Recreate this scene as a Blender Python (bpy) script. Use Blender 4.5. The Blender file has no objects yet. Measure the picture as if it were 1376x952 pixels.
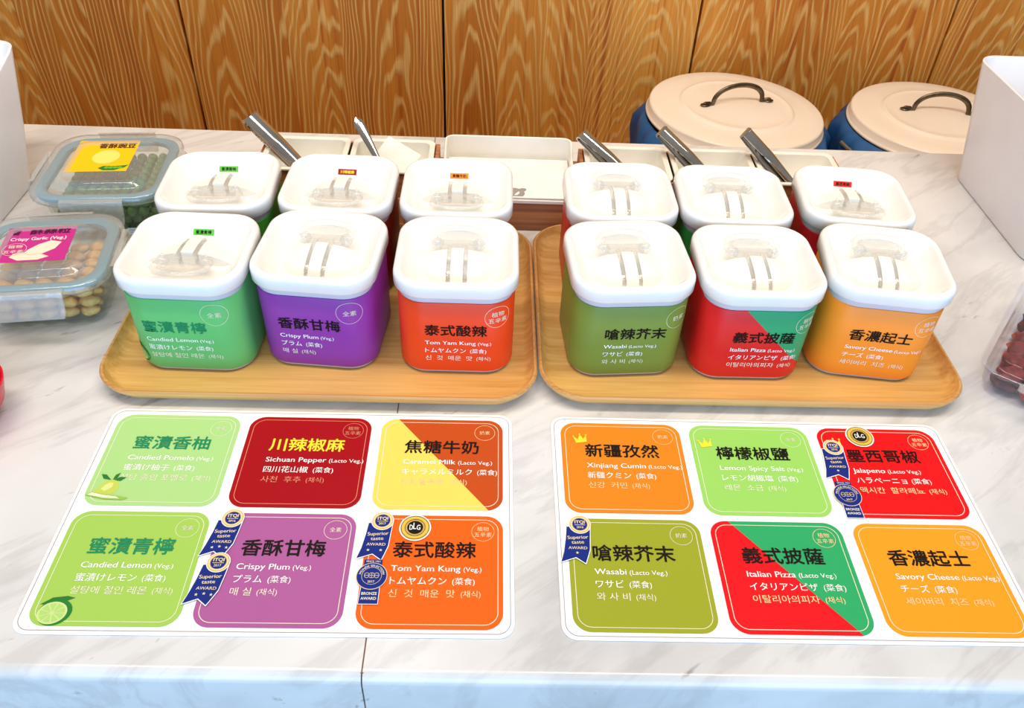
import bpy, bmesh, math, random
from math import sin, cos, pi, sqrt, radians
from mathutils import Vector, Matrix
random.seed(7)
scn = bpy.context.scene
COL = scn.collection

# ------------------------------------------------------------------ camera, world, lights
cd = bpy.data.cameras.new('camera'); cam = bpy.data.objects.new('camera', cd); COL.objects.link(cam)
Rv = Vector((0.9993, -0.0034, 0.0367)).normalized()
Fv = Vector((0.0269, 0.7472, -0.6641)).normalized()
Rv = (Rv - Fv * Rv.dot(Fv)).normalized(); Uv = Rv.cross(Fv)
cam.matrix_world = Matrix(((Rv.x, Uv.x, -Fv.x, 0), (Rv.y, Uv.y, -Fv.y, 0), (Rv.z, Uv.z, -Fv.z, 0.5058), (0, 0, 0, 1)))
cd.sensor_width = 36; cd.lens = 1125.9 / 1376 * 36; cd.clip_start = 0.02; cd.clip_end = 50
scn.camera = cam

scn.view_settings.view_transform = 'Standard'
scn.view_settings.look = 'None'
scn.view_settings.gamma = 1
scn.view_settings.use_curve_mapping = False
scn.view_settings.exposure = -0.42
scn.cycles.transparent_max_bounces = 40
scn.cycles.max_bounces = 14

world = bpy.data.worlds.new('room_light'); scn.world = world; world.use_nodes = True
wn = world.node_tree.nodes; wl = world.node_tree.links
bg = wn['Background']
wtc = wn.new('ShaderNodeTexCoord'); wsp = wn.new('ShaderNodeSeparateXYZ'); wl.new(wtc.outputs['Generated'], wsp.inputs[0])
wr = wn.new('ShaderNodeValToRGB'); wmr = wn.new('ShaderNodeMapRange')
wmr.inputs['From Min'].default_value = -1; wmr.inputs['From Max'].default_value = 1
wl.new(wsp.outputs['Z'], wmr.inputs['Value']); wl.new(wmr.outputs[0], wr.inputs[0])
e = wr.color_ramp.elements
e[0].position = 0.3; e[0].color = (0.10, 0.095, 0.09, 1)
e[1].position = 0.8; e[1].color = (0.95, 0.90, 0.84, 1)
x = wr.color_ramp.elements.new(0.55); x.color = (0.42, 0.41, 0.42, 1)
wl.new(wr.outputs[0], bg.inputs[0]); bg.inputs[1].default_value = 0.52

def area(name, loc, target, sx, sy, power, color):
    d = bpy.data.lights.new(name, 'AREA'); d.shape = 'RECTANGLE'; d.size = sx; d.size_y = sy
    d.energy = power; d.color = color
    o = bpy.data.objects.new(name, d); COL.objects.link(o); o.location = loc
    o.rotation_euler = (Vector(target) - Vector(loc)).to_track_quat('-Z', 'Y').to_euler()
    return o
area('ceiling_light', (-0.25, 0.62, 1.75), (-0.05, 0.62, 0), 1.1, 0.6, 9.4, (1.0, 0.95, 0.90))
area('wall_fill', (0.55, 0.45, 1.55), (0.45, 1.5, 0.05), 0.9, 0.25, 18.5, (1.0, 0.88, 0.72))  # unseen fill lamp, added to brighten the wood wall more than the counter
area('wall_fill', (-0.55, 0.45, 1.55), (-0.45, 1.5, 0.05), 0.9, 0.25, 14.5, (1.0, 0.88, 0.72))  # second added fill for the wall, left side
area('window_daylight', (0.15, -1.75, 0.45), (0, 0.6, 0.0), 2.6, 1.4, 92.0, (0.38, 0.66, 1.0))

# ------------------------------------------------------------------ helpers
def s2l(c):
    f = lambda v: v / 12.92 if v <= 0.04045 else ((v + 0.055) / 1.055) ** 2.4
    return tuple(f(v / 255.0) for v in c) + (1.0,)

MATS = {}
def mat(name, rgb, rough=0.5, metal=0.0, spec=0.5, coat=0.0, alpha=None):
    if name in MATS: return MATS[name]
    m = bpy.data.materials.new(name); m.use_nodes = True
    b = m.node_tree.nodes['Principled BSDF']
    b.inputs['Base Color'].default_value = s2l(rgb); b.inputs['Roughness'].default_value = rough
    b.inputs['Metallic'].default_value = metal; b.inputs['Specular IOR Level'].default_value = spec
    b.inputs['Coat Weight'].default_value = coat
    MATS[name] = m
    return m

def noisy(name, rgb1, rgb2, scale=(40, 40, 40), rough=0.5, metal=0.0, bump=0.0, detail=4, lo=0.35, hi=0.65):
    m = mat(name, rgb1, rough, metal); N = m.node_tree.nodes; L = m.node_tree.links; b = N['Principled BSDF']
    tc = N.new('ShaderNodeTexCoord'); mp = N.new('ShaderNodeMapping'); mp.inputs['Scale'].default_value = scale
    n = N.new('ShaderNodeTexNoise'); n.inputs['Scale'].default_value = 1.0; n.inputs['Detail'].default_value = detail
    r = N.new('ShaderNodeValToRGB'); r.color_ramp.elements[0].position = lo; r.color_ramp.elements[1].position = hi
    r.color_ramp.elements[0].color = s2l(rgb1); r.color_ramp.elements[1].color = s2l(rgb2)
    L.new(tc.outputs['Object'], mp.inputs[0]); L.new(mp.outputs[0], n.inputs['Vector']); L.new(n.outputs['Fac'], r.inputs[0])
    L.new(r.outputs[0], b.inputs['Base Color'])
    if bump:
        bp = N.new('ShaderNodeBump'); bp.inputs['Strength'].default_value = bump; bp.inputs['Distance'].default_value = 0.001
        L.new(n.outputs['Fac'], bp.inputs['Height']); L.new(bp.outputs[0], b.inputs['Normal'])
    return m

def thin_clear(name, tint, white=0.0, refl=1.0, rough=0.03):
    """thin clear or milky plastic / glass sheet: see-through, mirror-like at grazing angles"""
    m = bpy.data.materials.new(name); m.use_nodes = True; N = m.node_tree.nodes; L = m.node_tree.links
    out = N['Material Output']; N.remove(N['Principled BSDF'])
    t = N.new('ShaderNodeBsdfTransparent'); t.inputs[0].default_value = s2l(tint)
    g = N.new('ShaderNodeBsdfGlossy'); g.inputs['Roughness'].default_value = rough
    fr = N.new('ShaderNodeLayerWeight'); fr.inputs['Blend'].default_value = 0.5
    pw = N.new('ShaderNodeMath'); pw.operation = 'POWER'; pw.inputs[1].default_value = 4.0; L.new(fr.outputs['Facing'], pw.inputs[0])
    mm = N.new('ShaderNodeMath'); mm.operation = 'MULTIPLY_ADD'; mm.inputs[1].default_value = 0.8 * refl; mm.inputs[2].default_value = 0.045 * refl; L.new(pw.outputs[0], mm.inputs[0])
    base = t
    if white > 0:
        d = N.new('ShaderNodeBsdfDiffuse'); d.inputs[0].default_value = s2l((236, 238, 238))
        mx0 = N.new('ShaderNodeMixShader'); mx0.inputs[0].default_value = white
        L.new(t.outputs[0], mx0.inputs[1]); L.new(d.outputs[0], mx0.inputs[2]); base = mx0
    mx = N.new('ShaderNodeMixShader'); L.new(mm.outputs[0], mx.inputs[0]); L.new(base.outputs[0], mx.inputs[1]); L.new(g.outputs[0], mx.inputs[2])
    L.new(mx.outputs[0], out.inputs[0]); MATS[name] = m
    return m

def solid_glass(name, rgb, ior=1.45, rough=0.0):
    m = mat(name, rgb, rough); b = m.node_tree.nodes['Principled BSDF']
    b.inputs['Transmission Weight'].default_value = 1.0; b.inputs['IOR'].default_value = ior
    return m

def empty(name, loc=(0, 0, 0), rz=0.0, label=None, cat=None, group=None):
    o = bpy.data.objects.new(name, None); COL.objects.link(o); o.location = loc; o.rotation_euler = (0, 0, rz)
    o.empty_display_size = 0.02
    tag(o, label, cat, group); return o
def tag(o, label=None, cat=None, group=None, kind=None):
    if label: o['label'] = label
    if cat: o['category'] = cat
    if group: o['group'] = group
    if kind: o['kind'] = kind
    return o
def link(name, bm, mats, parent=None, smooth=True, loc=None, rot=None, autosm=40):
    me = bpy.data.meshes.new(name)
    bmesh.ops.recalc_face_normals(bm, faces=bm.faces) if smooth != 'print' else None
    bm.to_mesh(me); bm.free()
    if not isinstance(mats, (list, tuple)): mats = [mats]
    for m in mats: me.materials.append(m)
    if smooth is True:
        me.polygons.foreach_set('use_smooth', [True] * len(me.polygons))
        me.set_sharp_from_angle(angle=radians(autosm))
    o = bpy.data.objects.new(name, me); COL.objects.link(o)
    if parent: o.parent = parent
    if loc: o.location = loc
    if rot: o.rotation_euler = rot
    return o

def rrect(w, d, r, n=8, cx=0, cy=0):
    """counter-clockwise rounded rectangle, starting at the +x side"""
    pts = []
    r = min(r, w / 2 - 1e-5, d / 2 - 1e-5)
    for k in range(4):
        sx = 1 if k in (0, 3) else -1; sy = 1 if k in (0, 1) else -1
        for i in range(n + 1):
            a = k * pi / 2 + i * pi / 2 / n
            pts.append((cx + sx * (w / 2 - r) + r * cos(a), cy + sy * (d / 2 - r) + r * sin(a)))
    return pts
def circle(r, n=32, cx=0, cy=0, ry=None):
    ry = ry or r
    return [(cx + r * cos(2 * pi * i / n), cy + ry * sin(2 * pi * i / n)) for i in range(n)]
def loft(bm, rings, close0=False, close1=False, mi=0, mids=None):
    """rings: equal-length lists of (x,y,z); quads between neighbours"""
    R = [[bm.verts.new(p) for p in ring] for ring in rings]
    n = len(R[0])
    for j in range(len(R) - 1):
        for i in range(n):
            f = bm.faces.new((R[j][i], R[j][(i + 1) % n], R[j + 1][(i + 1) % n], R[j + 1][i]))
            f.material_index = mids[j] if mids else mi
    if close0: bm.faces.new(list(reversed(R[0]))).material_index = mids[0] if mids else mi
    if close1: bm.faces.new(R[-1]).material_index = mids[-1] if mids else mi
    return R
def ringz(pts, z): return [(p[0], p[1], z) for p in pts]
def box(bm, x0, x1, y0, y1, z0, z1, bev=0.0, mi=0, seg=2):
    r = bmesh.ops.create_cube(bm, size=1.0)
    vs = r['verts']
    for v in vs:
        v.co = Vector((x0 + (v.co.x + .5) * (x1 - x0), y0 + (v.co.y + .5) * (y1 - y0), z0 + (v.co.z + .5) * (z1 - z0)))
    fs = set(f for v in vs for f in v.link_faces)
    for f in fs: f.material_index = mi
    if bev:
        es = set(ed for v in vs for ed in v.link_edges)
        r2 = bmesh.ops.bevel(bm, geom=list(es), offset=bev, segments=seg, affect='EDGES', profile=0.5)
        for f in r2['faces']: f.material_index = mi
def tube(bm, path, r, n=10, closed=False, mi=0, flat=1.0, up=None):
    """sweep an ellipse (r, r*flat) along a path; r may be a list"""
    P = [Vector(p) for p in path]; m = len(P); rings = []
    prev = None
    for i in range(m):
        a = P[(i - 1) % m] if (closed or i > 0) else P[i]; b = P[(i + 1) % m] if (closed or i < m - 1) else P[i]
        t = (b - a).normalized()
        u = Vector(up) if up else (prev if prev is not None else (Vector((0, 0, 1)) if abs(t.z) < .9 else Vector((1, 0, 0))))
        s = t.cross(u)
        if s.length < 1e-6: s = t.orthogonal()
        s.normalize(); u2 = s.cross(t).normalized(); prev = u2
        rr = r[i] if isinstance(r, (list, tuple)) else r
        rings.append([tuple(P[i] + s * rr * cos(2 * pi * k / n) + u2 * rr * flat * sin(2 * pi * k / n)) for k in range(n)])
    if closed: rings.append(rings[0])
    R = [[bm.verts.new(p) for p in ring] for ring in (rings[:-1] if closed else rings)]
    M = len(R)
    for j in range(M if closed else M - 1):
        for i in range(n):
            bm.faces.new((R[j][i], R[j][(i + 1) % n], R[(j + 1) % M][(i + 1) % n], R[(j + 1) % M][i])).material_index = mi
    if not closed:
        bm.faces.new(list(reversed(R[0]))).material_index = mi; bm.faces.new(R[-1]).material_index = mi
def lathe(bm, prof, n=64, mi=0, cx=0, cy=0, fn=None):
    rings = []
    for (r, z) in prof:
        rings.append([((cx + (r + (fn(2 * pi * k / n, z) if fn else 0)) * cos(2 * pi * k / n)), cy + (r + (fn(2 * pi * k / n, z) if fn else 0)) * sin(2 * pi * k / n), z) for k in range(n)])
    return loft(bm, rings, mi=mi)

# ------------------------------------------------------------------ printing (flat ink laid on a surface)
TXT = {}
def text_geom(s, bold):
    k = s
    if k in TXT: return TXT[k]
    cu = bpy.data.curves.new('lettering', 'FONT'); cu.body = s; cu.size = 1.0; cu.resolution_u = 3
    cu.fill_mode = 'BOTH'
    ob = bpy.data.objects.new('lettering', cu); COL.objects.link(ob)
    dg = bpy.context.evaluated_depsgraph_get(); ev = ob.evaluated_get(dg); me = ev.to_mesh()
    V = [(v.co.x, v.co.y) for v in me.vertices]; F = [tuple(p.vertices) for p in me.polygons]
    ev.to_mesh_clear(); bpy.data.objects.remove(ob); bpy.data.curves.remove(cu)
    xs = [v[0] for v in V] or [0, 1]; ys = [v[1] for v in V] or [0, 1]
    TXT[k] = (V, F, (min(xs), max(xs), min(ys), max(ys)))
    return TXT[k]

class Ink:
    """collects flat shapes in millimetres (u, v), then maps them with fn(u, v, height) to a mesh"""
    def __init__(s): s.bm = bmesh.new(); s.mats = []; s.items = []
    def mi(s, m):
        if m not in s.mats: s.mats.append(m)
        return s.mats.index(m)
    def poly(s, pts, m, lay=1): s.items.append((list(pts), [tuple(range(len(pts)))], s.mi(m), lay))
    def strip(s, pts, w, m, lay=2, closed=True):
        n = len(pts); V = []; F = []
        for i in range(n):
            a = pts[(i - 1) % n] if (closed or i) else pts[i]; b = pts[(i + 1) % n] if (closed or i < n - 1) else pts[i]
            dx, dy = b[0] - a[0], b[1] - a[1]; l = sqrt(dx * dx + dy * dy) or 1
            nx, ny = -dy / l * w / 2, dx / l * w / 2
            V += [(pts[i][0] + nx, pts[i][1] + ny), (pts[i][0] - nx, pts[i][1] - ny)]
        for i in range(n if closed else n - 1):
            j = (i + 1) % n; F.append((2 * i, 2 * i + 1, 2 * j + 1, 2 * j))
        s.items.append((V, F, s.mi(m), lay))
    def text(s, t, u, v, size, m, bold=0.0, lay=3, align='L', width=None, height=None, rot=0.0, squash=1.0, arc=None):
        V, F, bb = text_geom(t, bold)
        kx = ky = size
        if width: kx = width / (bb[1] - bb[0])
        if height: ky = height / (bb[3] - bb[2])
        kx *= squash
        W = (bb[1] - bb[0]) * kx
        ox = {'L': 0, 'C': -W / 2, 'R': -W}[align]
        out = []
        for (x, y) in V:
            X = (x - bb[0]) * kx + ox; Y = (y - (bb[2] if height else 0)) * ky
            if rot: X, Y = X * cos(rot) - Y * sin(rot), X * sin(rot) + Y * cos(rot)
            if arc:                                    # arc = radius; positive: over the top, negative: along the bottom
                if arc > 0: a = pi / 2 - X / arc; X, Y = (arc + Y) * cos(a), (arc + Y) * sin(a)
                else: a = -pi / 2 + X / -arc; X, Y = (-arc - Y) * cos(a), (-arc - Y) * sin(a)
            out.append((u + X, v + Y))
        if bold > 0:                                       # a heavier weight: the letters overprinted a hair apart
            d = bold * (kx + ky) / 2
            for n, (p, q) in enumerate(((d, 0), (-d, 0), (0, d), (0, -d)) if bold > .016 else ((d, 0), (-d, 0))):
                s.items.append(([(a + p, b + q) for a, b in out], F, s.mi(m), lay + .12 * (n + 1)))
        s.items.append((out, F, s.mi(m), lay)); return W
    def build(s, name, fn, parent, base=None, step=0.00012):
        bm = base or s.bm
        for V, F, mi, lay in s.items:
            vs = [bm.verts.new(fn(p[0], p[1], lay * step)) for p in V]
            for f in F:
                try: bm.faces.new([vs[i] for i in f]).material_index = mi
                except ValueError: pass
        return link(name, bm, s.mats, parent, smooth='print')

def clip(pts, a, b, c, keep=1):
    """part of polygon where keep*(a*x+b*y-c) >= 0"""
    out = []; n = len(pts); g = lambda p: keep * (a * p[0] + b * p[1] - c)
    for i in range(n):
        p, q = pts[i], pts[(i + 1) % n]; gp, gq = g(p), g(q)
        if gp >= 0: out.append(p)
        if gp * gq < 0:
            t = gp / (gp - gq); out.append((p[0] + t * (q[0] - p[0]), p[1] + t * (q[1] - p[1])))
    return out

def ink(name, rgb, rough=0.5): return mat('ink_' + name, rgb, rough, spec=0.12)
WHITE = ink('white', (252, 252, 246)); PALE = ink('pale', (236, 232, 205)); BLACK = ink('black', (28, 22, 20)); NAVY = ink('navy', (24, 44, 128))
GOLD = ink('gold', (214, 174, 92)); PALEGOLD = ink('pale_gold', (236, 214, 160)); DGREEN = ink('deep_green', (34, 140, 92)); YELLOW = ink('yellow', (250, 226, 60))

# ------------------------------------------------------------------ materials of the place
def wood_wall():
    m = bpy.data.materials.new('brushed_pine'); m.use_nodes = True; N = m.node_tree.nodes; L = m.node_tree.links; b = N['Principled BSDF']
    def M(op, a, c=None, d=None):
        n = N.new('ShaderNodeMath'); n.operation = op
        for i, v in enumerate((a, c, d)):
            if v is None: continue
            if isinstance(v, (int, float)): n.inputs[i].default_value = v
            else: L.new(v, n.inputs[i])
        return n.outputs[0]
    tc = N.new('ShaderNodeTexCoord'); sp = N.new('ShaderNodeSeparateXYZ'); L.new(tc.outputs['Object'], sp.inputs[0])
    at = N.new('ShaderNodeAttribute'); at.attribute_name = 'board'; asp = N.new('ShaderNodeSeparateXYZ'); L.new(at.outputs['Vector'], asp.inputs[0])
    bx, s1, s2 = asp.outputs[0], asp.outputs[1], asp.outputs[2]       # board centre, two random numbers of the board
    cmb = N.new('ShaderNodeCombineXYZ'); L.new(sp.outputs[0], cmb.inputs[0]); L.new(M('MULTIPLY', s1, 37.0), cmb.inputs[1]); L.new(sp.outputs[2], cmb.inputs[2])
    def noise(sx, sz, detail, rough=0.55):
        mp = N.new('ShaderNodeMapping'); mp.inputs['Scale'].default_value = (sx, 1, sz); L.new(cmb.outputs[0], mp.inputs[0])
        n = N.new('ShaderNodeTexNoise'); n.inputs['Scale'].default_value = 1.0; n.inputs['Detail'].default_value = detail; n.inputs['Roughness'].default_value = rough
        L.new(mp.outputs[0], n.inputs['Vector']); return n.outputs['Fac']
    big = M('SUBTRACT', noise(7, 2.2, 2), 0.5); mid = M('SUBTRACT', noise(22, 3.2, 2), 0.5)
    fine = noise(420, 6, 3); patch = noise(14, 1.4, 2)
    # growth rings of a plain-sawn board: distance from a leaning pith behind the board
    xl = M('ADD', M('SUBTRACT', sp.outputs[0], bx), M('MULTIPLY', M('SUBTRACT', s1, 0.5), 0.085))
    xl = M('ADD', xl, M('MULTIPLY', big, 0.075))
    xl = M('ADD', xl, M('MULTIPLY', M('MULTIPLY', sp.outputs[2], M('SUBTRACT', s1, 0.35)), 0.10))
    dep = M('ADD', M('MULTIPLY', sp.outputs[2], M('ADD', M('MULTIPLY', s2, 0.13), 0.03)), M('ADD', M('MULTIPLY', s2, 0.05), 0.04))
    dep = M('ADD', dep, M('MULTIPLY', mid, 0.022))
    rr = M('SQRT', M('ADD', M('MULTIPLY', xl, xl), M('MULTIPLY', dep, dep)))
    ph = M('FRACT', M('ADD', M('MULTIPLY', rr, 165.0), M('MULTIPLY', mid, 0.7)))
    tri = M('ABSOLUTE', M('SUBTRACT', M('MULTIPLY', ph, 2.0), 1.0))
    streak = noise(70, 0.5, 2)
    ramp = N.new('ShaderNodeValToRGB'); el = ramp.color_ramp.elements
    el[0].position = 0.50; el[0].color = (0, 0, 0, 1); el[1].position = 0.86; el[1].color = (1, 1, 1, 1)
    L.new(tri, ramp.inputs[0])
    base = N.new('ShaderNodeValToRGB'); el = base.color_ramp.elements
    el[0].position = 0.30; el[0].color = s2l((186, 108, 34)); el[1].position = 0.72; el[1].color = s2l((228, 156, 66))
    k = base.color_ramp.elements.new(0.5); k.color = s2l((208, 130, 46))
    L.new(M('ADD', M('MULTIPLY', patch, 0.65), M('MULTIPLY', s2, 0.35)), base.inputs[0])
    red = N.new('ShaderNodeMix'); red.data_type = 'RGBA'; rr2 = N.new('ShaderNodeMapRange'); rr2.inputs['From Min'].default_value = 0.56; rr2.inputs['From Max'].default_value = 0.70; rr2.inputs['To Max'].default_value = 0.75
    L.new(streak, rr2.inputs['Value']); L.new(rr2.outputs[0], red.inputs[0]); L.new(base.outputs[0], red.inputs[6]); red.inputs[7].default_value = s2l((172, 78, 22))
    lines = N.new('ShaderNodeMix'); lines.data_type = 'RGBA'
    L.new(M('MULTIPLY', ramp.outputs[0], M('ADD', M('MULTIPLY', fine, 0.5), 0.42)), lines.inputs[0]); L.new(red.outputs[2], lines.inputs[6]); lines.inputs[7].default_value = s2l((236, 190, 114))
    fin = N.new('ShaderNodeMix'); fin.data_type = 'RGBA'; fin.blend_type = 'MULTIPLY'; fin.inputs[0].default_value = 0.45
    fr = N.new('ShaderNodeValToRGB'); fr.color_ramp.elements[0].position = 0.3; fr.color_ramp.elements[0].color = (0.55, 0.46, 0.38, 1); fr.color_ramp.elements[1].position = 0.6
    L.new(fine, fr.inputs[0]); L.new(lines.outputs[2], fin.inputs[6]); L.new(fr.outputs[0], fin.inputs[7])
    L.new(fin.outputs[2], b.inputs['Base Color']); b.inputs['Roughness'].default_value = 0.55; b.inputs['Specular IOR Level'].default_value = 0.3
    bp = N.new('ShaderNodeBump'); bp.inputs['Strength'].default_value = 0.35; bp.inputs['Distance'].default_value = 0.002
    L.new(ramp.outputs[0], bp.inputs['Height']); L.new(bp.outputs[0], b.inputs['Normal'])
    return m

def marble():
    m = bpy.data.materials.new('white_marble'); m.use_nodes = True; N = m.node_tree.nodes; L = m.node_tree.links; b = N['Principled BSDF']
    tc = N.new('ShaderNodeTexCoord')
    def noise(scale, rot, detail, rough, dist=0.0, off=(0, 0, 0)):
        mr = N.new('ShaderNodeMapping'); mr.inputs['Rotation'].default_value = (0, 0, rot); L.new(tc.outputs['Object'], mr.inputs[0])
        mp = N.new('ShaderNodeMapping'); mp.inputs['Scale'].default_value = scale; mp.inputs['Location'].default_value = off; L.new(mr.outputs[0], mp.inputs[0])
        n = N.new('ShaderNodeTexNoise'); n.inputs['Scale'].default_value = 1.0; n.inputs['Detail'].default_value = detail
        n.inputs['Roughness'].default_value = rough; n.inputs['Distortion'].default_value = dist; L.new(mp.outputs[0], n.inputs['Vector']); return n.outputs['Fac']
    def ramp(src, stops):
        r = N.new('ShaderNodeValToRGB'); el = r.color_ramp.elements
        el[0].position, el[0].color = stops[0][0], s2l(stops[0][1]); el[1].position, el[1].color = stops[-1][0], s2l(stops[-1][1])
        for p, c in stops[1:-1]: el.new(p).color = s2l(c)
        L.new(src, r.inputs[0]); return r.outputs[0]
    def mul(a, c, f=1.0):
        x = N.new('ShaderNodeMix'); x.data_type = 'RGBA'; x.blend_type = 'MULTIPLY'; x.inputs[0].default_value = f
        L.new(a, x.inputs[6]); L.new(c, x.inputs[7]); return x.outputs[2]
    cloud = ramp(noise((4, 7, 8), -0.75, 4, 0.55, 0.3), [(0.30, (196, 192, 190)), (0.5, (219, 216, 213)), (0.68, (227, 224, 222))])
    vein = ramp(noise((4, 19, 8), -0.66, 6, 0.6, 0.5, (3, 1, 0)), [(0.445, (255, 255, 255)), (0.49, (200, 196, 196)), (0.506, (184, 180, 180)), (0.555, (255, 255, 255))])
    spot = ramp(noise((16, 60, 30), -0.6, 5, 0.6, 0.3, (9, 4, 0)), [(0.27, (110, 102, 98)), (0.345, (255, 255, 255)), (0.5, (255, 255, 255))])
    L.new(mul(mul(cloud, vein, 0.24), spot, 0.6), b.inputs['Base Color'])
    b.inputs['Roughness'].default_value = 0.16; b.inputs['Specular IOR Level'].default_value = 0.4
    return m

def streaky(name, c1, c2, sx, sy, rough=0.4, coat=0.0):
    m = noisy(name, c1, c2, (sx, sy, sy), rough, detail=5, lo=0.3, hi=0.7)
    m.node_tree.nodes['Principled BSDF'].inputs['Coat Weight'].default_value = coat
    return m

M_WALL = wood_wall(); M_MARBLE = marble()
M_TRAY = streaky('tray_plywood', (204, 152, 78), (232, 188, 114), 8, 190, 0.38)
M_EDGE = streaky('tray_ply_edge', (186, 130, 70), (214, 162, 96), 8, 500, 0.5)
M_RACK = streaky('rack_wood', (150, 92, 54), (196, 132, 82), 6, 260, 0.5)
M_LID = noisy('lid_white_plastic', (240, 239, 237), (243, 242, 240), (60, 60, 60), 0.18)
M_BODY = mat('cloudy_plastic', (206, 204, 214), 0.25)
M_HUB = noisy('hub_white_plastic', (242, 239, 232), (246, 244, 238), (80, 80, 80), 0.28)
M_ACRYL = thin_clear('clear_acrylic', (255, 254, 252), 0.20, 0.85, 0.05)
M_SLOT = mat('slot_shadow_plastic', (196, 188, 180), 0.3)
M_STEEL = noisy('polished_steel', (178, 174, 170), (198, 194, 190), (30, 30, 30), 0.09, 1.0)
M_CERAMIC = noisy('insert_white_plastic', (238, 234, 222), (244, 240, 230), (30, 30, 30), 0.3)
M_BINBOX = noisy('white_storage_plastic', (236, 234, 236), (240, 238, 240), (20, 20, 20), 0.32)
M_ENAMEL = noisy('cream_enamel', (249, 234, 216), (251, 238, 222), (12, 12, 12), 0.28)
M_BRONZE = noisy('dark_bronze', (92, 80, 64), (128, 114, 92), (60, 60, 60), 0.35, 1.0)
M_LINER = noisy('blue_liner', (14, 66, 122), (28, 96, 156), (18, 18, 18), 0.5)
M_GLASS = thin_clear('thin_glass', (246, 250, 249), 0.0, 0.8)
M_PLID = thin_clear('milky_lid_plastic', (244, 246, 246), 0.21, 1.2, 0.05)
M_FLAP = thin_clear('milky_flap_plastic', (244, 243, 240), 0.24, 0.9, 0.1)
M_CLAM = thin_clear('clear_clamshell', (252, 252, 254), 0.02, 0.7, 0.03)
M_GASKET = mat('teal_gasket', (96, 146, 164), 0.4)
M_PAPER = noisy('white_paper', (240, 234, 228), (246, 241, 236), (60, 60, 60), 0.8)

# ------------------------------------------------------------------ the setting
def build_wall():
    bm = bmesh.new(); lay = bm.faces.layers.float_vector.new('board')
    grooves = [-1.475, -1.017, -0.5575, -0.0967, 0.356, 0.803, 1.26, 1.72]
    for a, c in zip(grooves[:-1], grooves[1:]):
        xs = [a + 0.0022]
        while xs[-1] < c - 0.09: xs.append(xs[-1] + random.uniform(0.055, 0.125))
        xs[-1] = c - 0.0022
        for x0, x1 in zip(xs[:-1], xs[1:]):
            n0 = len(bm.faces); sd = (0.5 * (x0 + x1), random.random(), random.random())
            bm.faces.ensure_lookup_table(); old = set(bm.faces)
            box(bm, x0, x1, 1.50, 1.515, -0.85, 0.75)
            for f in bm.faces:
                if f not in old: f[lay] = sd
    old = set(bm.faces)
    box(bm, -1.5, 1.75, 1.515, 1.53, -0.85, 0.75, mi=1)
    return tag(link('wall_back', bm, [M_WALL, mat('groove_dark', (40, 20, 8), 0.8)], smooth=False), kind='structure')
build_wall()
bm = bmesh.new(); box(bm, -2.0, 2.0, -2.2, 1.53, -0.90, -0.85)
tag(link('floor', bm, noisy('floor_tile', (150, 140, 130), (172, 162, 150), (3, 3, 3), 0.5), smooth=False), kind='structure')

def build_counter():
    root = empty('stone_counter', (0, 0.62, -0.85), 0, 'long white marble counter under the trays and menu sheets', 'counter')
    ox, oy, oz = 0, 0.62, -0.85
    def slab(x0, x1):
        bm = bmesh.new(); r = 0.008; y0, y1, z1, z0 = 0.2575, 0.984, 0.0, -0.05
        prof = [(y1, z0), (y1, z1 - 0.003), (y1 - 0.003, z1)]
        prof += [(y0 + r - r * sin(a), z1 - r + r * cos(a)) for a in [i * pi / 2 / 6 for i in range(7)]]
        prof += [(y0, z0 + .003), (y0 + .003, z0)]
        A = [bm.verts.new((x0 - ox, y - oy, z - oz)) for y, z in prof]; B = [bm.verts.new((x1 - ox, y - oy, z - oz)) for y, z in prof]
        n = len(prof)
        for i in range(n): bm.faces.new((A[i], A[(i + 1) % n], B[(i + 1) % n], B[i]))
        bm.faces.new(A); bm.faces.new(list(reversed(B)))
        return link('marble_slab', bm, M_MARBLE, root)
    slab(-1.25, -0.0762); slab(-0.0752, 1.25)
    bm = bmesh.new(); box(bm, -0.076 - .0006, -0.076 + .0014, 0.262 - oy, 0.980 - oy, -0.04 - oz, -0.0006 - oz)
    link('joint_filler', bm, mat('joint_brown', (120, 92, 62), 0.8), root, smooth=False)
    bm = bmesh.new()
    box(bm, -1.22, 1.22, 0.30 - oy, 0.96 - oy, 0.08, 0.80, 0.002)
    box(bm, -1.18, 1.18, 0.36 - oy, 0.93 - oy, 0.0, 0.08)
    for i in range(5): box(bm, -1.2 + i * .482, -0.73 + i * .482, 0.285 - oy, 0.30 - oy, 0.11, 0.79, 0.002)
    link('base_cabinet', bm, M_RACK, root, smooth=False)
build_counter()

# ------------------------------------------------------------------ wooden serving trays
def build_tray(x, y, rz, D, label):
    root = empty('serving_tray', (x, y, 0.0), rz, label, 'tray', 'wooden serving trays')
    W, R = 0.372, 0.040
    bm = bmesh.new(); rings = []; mids = []
    prof = [(0.030, 0.0004), (0.012, 0.0008), (0.006, 0.004), (0.002, 0.0095), (0.0, 0.0145), (0.0012, 0.0162), (0.0028, 0.0160),
            (0.0042, 0.0110), (0.0072, 0.0058), (0.0112, 0.0036), (0.022, 0.0030)]
    for ins, z in prof: rings.append(ringz(rrect(W - 2 * ins, D - 2 * ins, max(R - ins * .6, .02), 12), z))
    loft(bm, rings, True, True, mids=[0, 0, 0, 0, 1, 1, 0, 0, 0, 0])
    link('tray_board', bm, [M_TRAY, M_EDGE], root, autosm=50)
build_tray(-0.1445, 0.6240, 0.004, 0.263, 'left of the two wooden trays, under the green, purple and orange canisters')
build_tray(0.2285, 0.6320, 0.006, 0.266, 'right of the two wooden trays, under the olive, red-green and yellow-orange canisters')

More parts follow.
